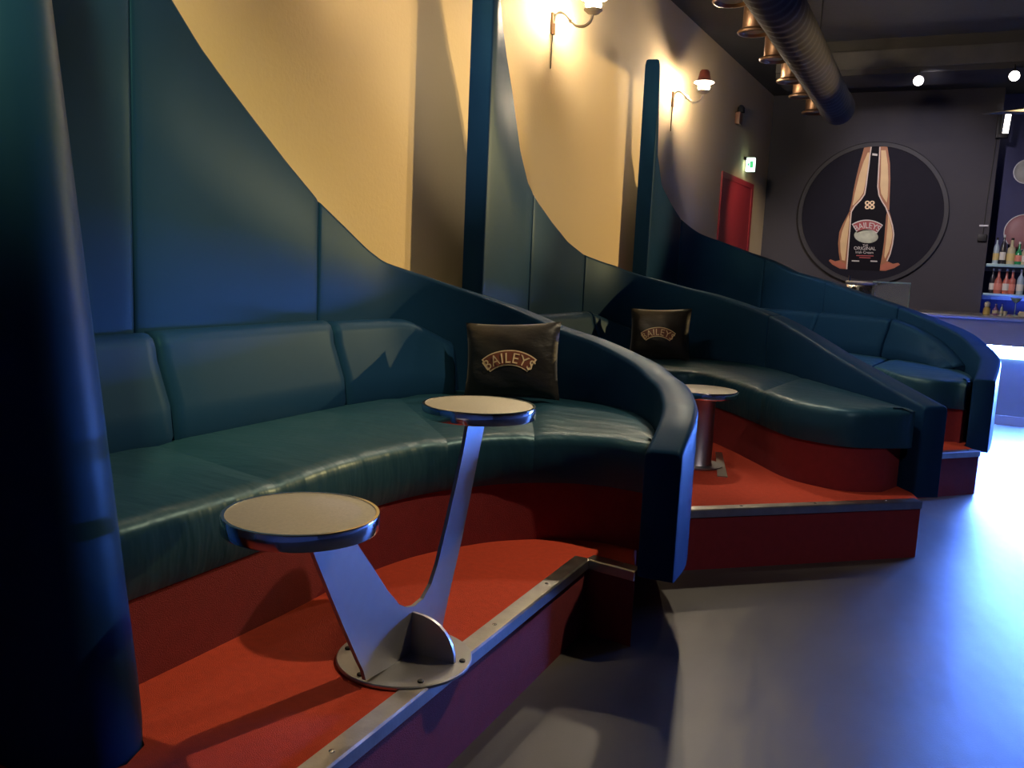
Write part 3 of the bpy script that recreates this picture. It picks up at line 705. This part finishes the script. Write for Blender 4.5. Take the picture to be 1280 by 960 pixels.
bm = B(); box(bm, -.19, .13, -.04, .24, .25, .285, .008); link('lid', bm, M['steel'], t)
for dx in (-.10, -.02, .06):
    bm = B(); tube(bm, [(dx, -.02, .20), (dx, -.055, .20)], .022, 12); link('knob', bm, M['dark_metal'], t)
bm = B(); tube(bm, [(-.15, -.01, .25), (-.15, -.01, .34)], .014, 10); link('tap', bm, M['chrome'], t)
# the bar body reaches under the guard and the machine
# ------------------------------------------------------------------ bar shelves with bottles
t = thing('bar_shelf', 'upper glass shelf holding the top row of bottles in the niche', 'shelf', (0, 0, 0), 0, 'bar shelves')
SY = 13.95
z1 = at_y(1250, 330, SY)[2]; z2 = at_y(1250, 367, SY)[2]
x0 = .60
bm = B(); box(bm, x0, 1.7, SY - .12, SY + .345, z1 - .04, z1, .004); link('glass_plate', bm, M['shelf'], t)
bm = B(); box(bm, x0, 1.7, SY + .30, SY + .345, z1 - .10, z1 - .04); link('bracket', bm, M['steel'], t, smooth=False)
t = thing('bar_shelf', 'lower glass shelf holding the bottom row of bottles in the niche', 'shelf', (0, 0, 0), 0, 'bar shelves')
bm = B(); box(bm, x0, 1.7, SY - .12, SY + .345, z2 - .03, z2, .004); link('glass_plate', bm, M['shelf'], t)
bm = B(); box(bm, x0, 1.7, SY + .30, SY + .345, z2 - .09, z2 - .03); link('bracket', bm, M['steel'], t, smooth=False)
def bottle(label, p, h, r, kind, bi, li, group):
    t = thing('bottle', label, 'bottle', p, 0, group)
    if kind == 'slim': pf = [(0, 0), (r, 0), (r, .58 * h), (.8 * r, .68 * h), (.35 * r, .78 * h), (.3 * r, .94 * h), (0, .94 * h)]
    elif kind == 'round': pf = [(0, 0), (.9 * r, 0), (r, .1 * h), (r, .42 * h), (.75 * r, .56 * h), (.36 * r, .66 * h), (.3 * r, .93 * h), (0, .93 * h)]
    else: pf = [(0, 0), (r, 0), (r, .5 * h), (.95 * r, .6 * h), (.4 * r, .68 * h), (.36 * r, .92 * h), (0, .92 * h)]
    bm = B(); lathe(bm, pf, (0, 0, 0), 18); link('glass_body', bm, BOT[bi], t)
    bm = B(); lathe(bm, [(r + .001, .14 * h), (r + .002, .15 * h), (r + .002, .40 * h), (r + .001, .41 * h)], (0, 0, 0), 18); link('paper_label', bm, LAB[li], t)
    bm = B(); lathe(bm, [(.34 * r, .91 * h), (.36 * r, .92 * h), (.36 * r, h), (0, h)], (0, 0, 0), 14); link('cap', bm, M['white_plastic'] if li != 1 else M['dark_metal'], t)
    return t
up = [(1243.5, .36, .036, 'slim', 5, 1, 'pale-capped clear bottle, leftmost on the upper bar shelf'), (1252, .40, .038, 'slim', 1, 0, 'dark tall bottle second from the left on the upper bar shelf'),
      (1262.5, .36, .052, 'square', 2, 1, 'broad yellowish bottle in the middle of the upper bar shelf'), (1272, .31, .045, 'round', 3, 2, 'green bottle right of the broad yellowish one on the upper bar shelf'),
      (1280, .30, .044, 'square', 2, 0, 'pale square bottle at the right end of the upper bar shelf')]
for u, h_, r_, k_, bi, li, lb in up:
    q = at_y(u, 330, SY + .05); bottle(lb, (q[0], SY + .05, z1), h_, r_, k_, bi, li, 'bottles on the upper bar shelf')
lw = [(1238.5, .34, .032, 'slim', 1, 0, 'slim dark bottle at the left end of the lower bar shelf'), (1246, .34, .052, 'round', 4, 2, 'round red bottle second on the lower bar shelf'),
      (1256, .34, .044, 'round', 4, 0, 'red bottle with pale label in the middle of the lower bar shelf'), (1263.5, .33, .042, 'square', 4, 2, 'square coral bottle right of middle on the lower bar shelf'),
      (1274, .34, .044, 'slim', 5, 0, 'clear bluish bottle at the right of the lower bar shelf')]
for u, h_, r_, k_, bi, li, lb in lw:
    q = at_y(u, 367, SY + .05); bottle(lb, (q[0], SY + .05, z2), h_, r_, k_, bi, li, 'bottles on the lower bar shelf')
# things on the bar counter
q = at_y(1233, 392, 10.6)
t = thing('shaker', 'pale rounded shaker at the left end of the row on the bar counter', 'shaker', (q[0], 10.6, 1.12))
bm = B(); lathe(bm, [(0, 0), (.032, 0), (.036, .02), (.034, .06), (.022, .08), (0, .08)], (0, 0, 0), 18); link('body', bm, LAB[1], t)
bm = B(); lathe(bm, [(.02, .078), (.03, .095), (.028, .12), (.012, .135), (0, .137)], (0, 0, 0), 18); link('cap', bm, M['white_plastic'], t)
q = at_y(1244, 392, 10.6); bottle('small purple bottle standing on the bar counter', (q[0], 10.6, 1.12), .115, .030, 'round', 6, 0, None)
q = at_y(1251.5, 392, 10.6); bottle('tiny clear bottle on the bar counter right of the purple one', (q[0], 10.6, 1.12), .115, .015, 'slim', 5, 0, None)
q = at_y(1256.5, 392, 10.6)
t = thing('shot_cup', 'small white cup on the bar counter between tiny bottle and cocktail glass', 'cup', (q[0], 10.6, 1.12))
bm = B(); lathe(bm, [(0, 0), (.016, 0), (.02, .045), (.018, .045), (.014, .006), (0, .006)], (0, 0, 0), 16); link('bowl', bm, M['white_plastic'], t)
bm = B(); lathe(bm, [(.019, .030), (.0205, .030), (.021, .036), (.019, .036), (.019, .030)], (0, 0, 0), 16); link('rim_band', bm, LAB[0], t)
q = at_y(1268, 393, 10.65)
t = thing('cocktail_glass', 'stemmed cocktail glass on the bar counter before the blue niche', 'glass', (q[0], 10.65, 1.12))
bm = B(); lathe(bm, [(0, 0), (.036, 0), (.036, .004), (0, .006)], (0, 0, 0), 20); link('foot', bm, M['shelf'], t)
bm = B(); lathe(bm, [(.004, .004), (.004, .13), (.006, .135)], (0, 0, 0), 10); link('stem', bm, M['shelf'], t)
bm = B(); lathe(bm, [(.005, .134), (.03, .15), (.055, .185), (.053, .186), (.028, .155), (.004, .139)], (0, 0, 0), 24); link('bowl', bm, M['shelf'], t)
q = at_y(1277, 393, 10.6)
t = thing('napkin_box', 'white napkin box on the bar counter at the right', 'box', (q[0] + .03, 10.6, 1.12))
bm = B(); box(bm, -.06, .08, -.05, .06, 0, .035, .004); link('tray', bm, M['white_plastic'], t)
bm = B(); box(bm, -.05, .07, -.04, .05, .035, .05, .003); link('napkins', bm, LAB[0], t)
# round discs on the niche back wall
for nm, (u, v), r_, mt_, lb in (('wall_disc', (1284, 214), .155, 'globe_pale', 'pale round disc high on the niche wall above the bottles'),
                                 ('wall_disc', (1280, 290), .235, 'globe_rose', 'rosy round disc on the niche wall just above the upper shelf')):
    q = at_y(u, v, YW + .45)
    t = thing(nm, lb, 'wall disc', (q[0], YW + .5, q[2]), 0, None)
    bm = B(); lathe(bm, [(0, .05), (.5 * r_, .046), (.85 * r_, .032), (r_, .012), (r_, 0), (0, 0)], (0, 0, 0), 40); bmesh.ops.transform(bm, matrix=Matrix.Rotation(R(90), 4, 'X'), verts=bm.verts[:]); link('disc_face', bm, M[mt_], t)
    bm = B(); lathe(bm, [(r_ + .001, 0), (r_ + .012, 0), (r_ + .012, .016), (r_ + .001, .016), (r_ + .001, 0)], (0, 0, 0), 40); bmesh.ops.transform(bm, matrix=Matrix.Rotation(R(90), 4, 'X'), verts=bm.verts[:]); link('rim', bm, M['steel'], t)
# wall box with its cable, and the white tube lamp by the niche
q = at_y(1228, 297, YW)
t = thing('wall_switch_box', 'small black box with a thin cable on the far wall beside the bottle niche', 'switch box', (q[0], YW, q[2]))
bm = B(); box(bm, -.06, .05, -.05, 0, -.05, .045, .006); link('housing', bm, M['dark_metal'], t)
bm = B(); box(bm, -.055, .055, -.03, 0, .15, .17); link('cable_clip', bm, M['steel'], t, smooth=False)
bm = B(); tube(bm, [(-.0, -.01, .045), (.005, -.01, .5), (.03, -.01, 1.35)], .006, 6); link('cable', bm, M['dark_metal'], t)
q = at_y(1256, 153, YW - .1)
t = thing('tube_wall_light', 'small upright white tube lamp at the top corner of the niche', 'lamp', (q[0], YW - .1, q[2]))
bm = B(); tube(bm, [(.02, 0, -.14), (.035, 0, .14)], .035, 14); link('tube', bm, M['glow_white'], t)
bm = B(); box(bm, -.09, -.03, -.02, .1, -.2, .14, .008); link('back_plate', bm, M['dark_metal'], t)
bm = B(); box(bm, -.06, .05, -.03, .05, -.20, -.145, .006); link('holder', bm, M['dark_metal'], t)

# ------------------------------------------------------------------ lights
def spot(name, p, tgt, power, col, ang, blend=.3, rad=.05):
    l = bpy.data.lights.new(name, 'SPOT'); l.energy = power; l.color = col; l.spot_size = R(ang); l.spot_blend = blend; l.shadow_soft_size = rad
    o = bpy.data.objects.new(name, l); COL.objects.link(o); o.location = p
    o.rotation_euler = (Vector(tgt) - Vector(p)).to_track_quat('-Z', 'Y').to_euler(); return o
def area(name, p, tgt, power, col, sx, sy):
    l = bpy.data.lights.new(name, 'AREA'); l.shape = 'RECTANGLE'; l.size = sx; l.size_y = sy; l.energy = power; l.color = col
    o = bpy.data.objects.new(name, l); COL.objects.link(o); o.location = p
    o.rotation_euler = (Vector(tgt) - Vector(p)).to_track_quat('-Z', 'Y').to_euler(); return o
WARM = (1.0, .78, .50)
WASH = (1.0, .70, .29)
def wash(label, p, tgt, power, ang):
    # unseen spotlight; barn door added to keep its beam below the duct
    t = thing('ceiling_spotlight', label, 'spotlight', tuple(p))
    d = Vector(tgt) - Vector(p); yaw = math.atan2(d.y, d.x); Rz = Matrix.Rotation(yaw, 4, 'Z')
    bm = B(); lathe(bm, [(.03, -.26), (.075, -.24), (.085, 0), (.08, 0), (.07, -.2), (0, -.2)], (0, 0, 0), 24)
    bmesh.ops.transform(bm, matrix=Rz @ Matrix.Rotation(PI / 2, 4, 'Y'), verts=bm.verts[:]); link('housing', bm, M['dark_metal'], t)
    bm = B(); slab3(bm, [(.035, -.09, .05), (.42, -.34, .032), (.42, .34, .032), (.035, .09, .05)], (0, 0, .006)); bmesh.ops.transform(bm, matrix=Rz, verts=bm.verts[:]); link('added_barn_door', bm, M['dark_metal'], t, smooth=False)
    bm = B(); tube(bm, [(0, 0, .09), (0, 0, H - p[2])], .012, 8); bmesh.ops.transform(bm, matrix=Matrix.Translation(Rz @ Vector((-.12, 0, 0))), verts=bm.verts[:]); link('drop_rod', bm, M['dark_metal'], t)
    dn = Vector((d.x, d.y, 0)).normalized() * .03
    spot('wall_wash_spot', Vector(p) + dn, tgt, power, WASH, ang, .5, .025)
wash('unseen black spotlight with an added barn door, aimed at the wall of the nearest booth', (.7, 8.0, 2.7), (-2.8, 3.0, 2.2), 760, 48)
wash('unseen black spotlight with an added barn door, aimed at the wall of the middle booth', (2.05, 10.2, 2.9), (-2.7, 6.6, 2.2), 880, 38)
# table light; unseen flag added to stop its beam at the platform edge
t = thing('ceiling_spotlight', 'black ceiling spotlight with an added light-blocking flag, above the front of the nearest booth', 'spotlight', (.03, 3.85, 3.62))
bm = B(); lathe(bm, [(.03, .24), (.075, .22), (.085, 0), (.08, 0), (.07, .2), (0, .2)], (0, 0, 0), 24); link('housing', bm, M['dark_metal'], t)
bm = B(); box(bm, -.115, .60, -.75, .55, -.42, -.41); link('added_flag', bm, M['dark_metal'], t, smooth=False)
bm = B(); tube(bm, [(.5, -.1, -.41), (.5, -.1, H - 3.62)], .012, 8); tube(bm, [(0, 0, .24), (0, 0, H - 3.62)], .012, 8); link('drop_rods', bm, M['dark_metal'], t)
spot('table_spot', (.03, 3.85, 3.6), (-1.9, 2.7, .5), 310, (1.0, .80, .52), 60, .7, .03)
spot('can_or_fill_spot', (CX, 6.42, 3.27), (-.9, 2.9, .2), 150, (1.0, .84, .60), 56, .6, .05)
spot('can_or_fill_spot', (CX + .5, 4.9, 3.5), (-1.1, 6.1, .4), 120, (1.0, .90, .78), 70, .6, .05)  # unseen lamp added off the can row to brighten the middle booth
spot('can_or_fill_spot', (CX, 7.27, 3.27), (-.5, 8.3, .9), 140, (1.0, .90, .76), 70, .6, .05)
spot('can_or_fill_spot', (-.8, .1, 3.5), (-1.8, 1.2, 2.5), 480, (1.0, .84, .36), 46, .9, .08)  # unseen warm lamp added off the can row to tint the end panel
spot('near_fill_spot', (1.0, .6, 3.7), (-.4, 4.9, .3), 150, (1.0, .84, .86), 30, .7, .05)  # added fill from the camera side for the middle platform riser
spot('near_fill_spot', (-1.0, .6, 3.7), (-2.5, 4.72, 2.35), 420, (1.0, .92, .78), 17, 1.0, .05)  # added narrow beam that brightens the ends of the tall booth posts
spot('can_or_fill_spot', (CX, 10.95, 3.27), (-2.45, 12.7, 1.7), 70, (1.0, .80, .50), 56, .7, .05)
spot('blue_floor_fill', (2.2, 9.6, 3.6), (.75, 7.6, 0), 900, (.10, .22, 1.0), 56, .8, .1)  # added unseen lamp that boosts the blue glare on the floor
area('niche_light', (1.3, YW + .30, 1.10), (1.2, YW + .42, 2.2), 9, (.10, .20, 1.0), 1.3, .1)
spot('poster_spot', (-.2, 10.3, 3.6), (-.6, YW, 1.9), 260, (.95, .85, .95), 70, .7, .05)

w = bpy.data.worlds.new('world'); SC.world = w; w.use_nodes = True
w.node_tree.nodes['Background'].inputs['Color'].default_value = (.40, .36, .42, 1)
w.node_tree.nodes['Background'].inputs['Strength'].default_value = .045

vs = SC.view_settings
vs.view_transform = 'Standard'; vs.look = 'None'; vs.gamma = 1; vs.exposure = 0.0; vs.use_curve_mapping = False
SC.cycles.max_bounces = 8
SC.cycles.use_denoising = True
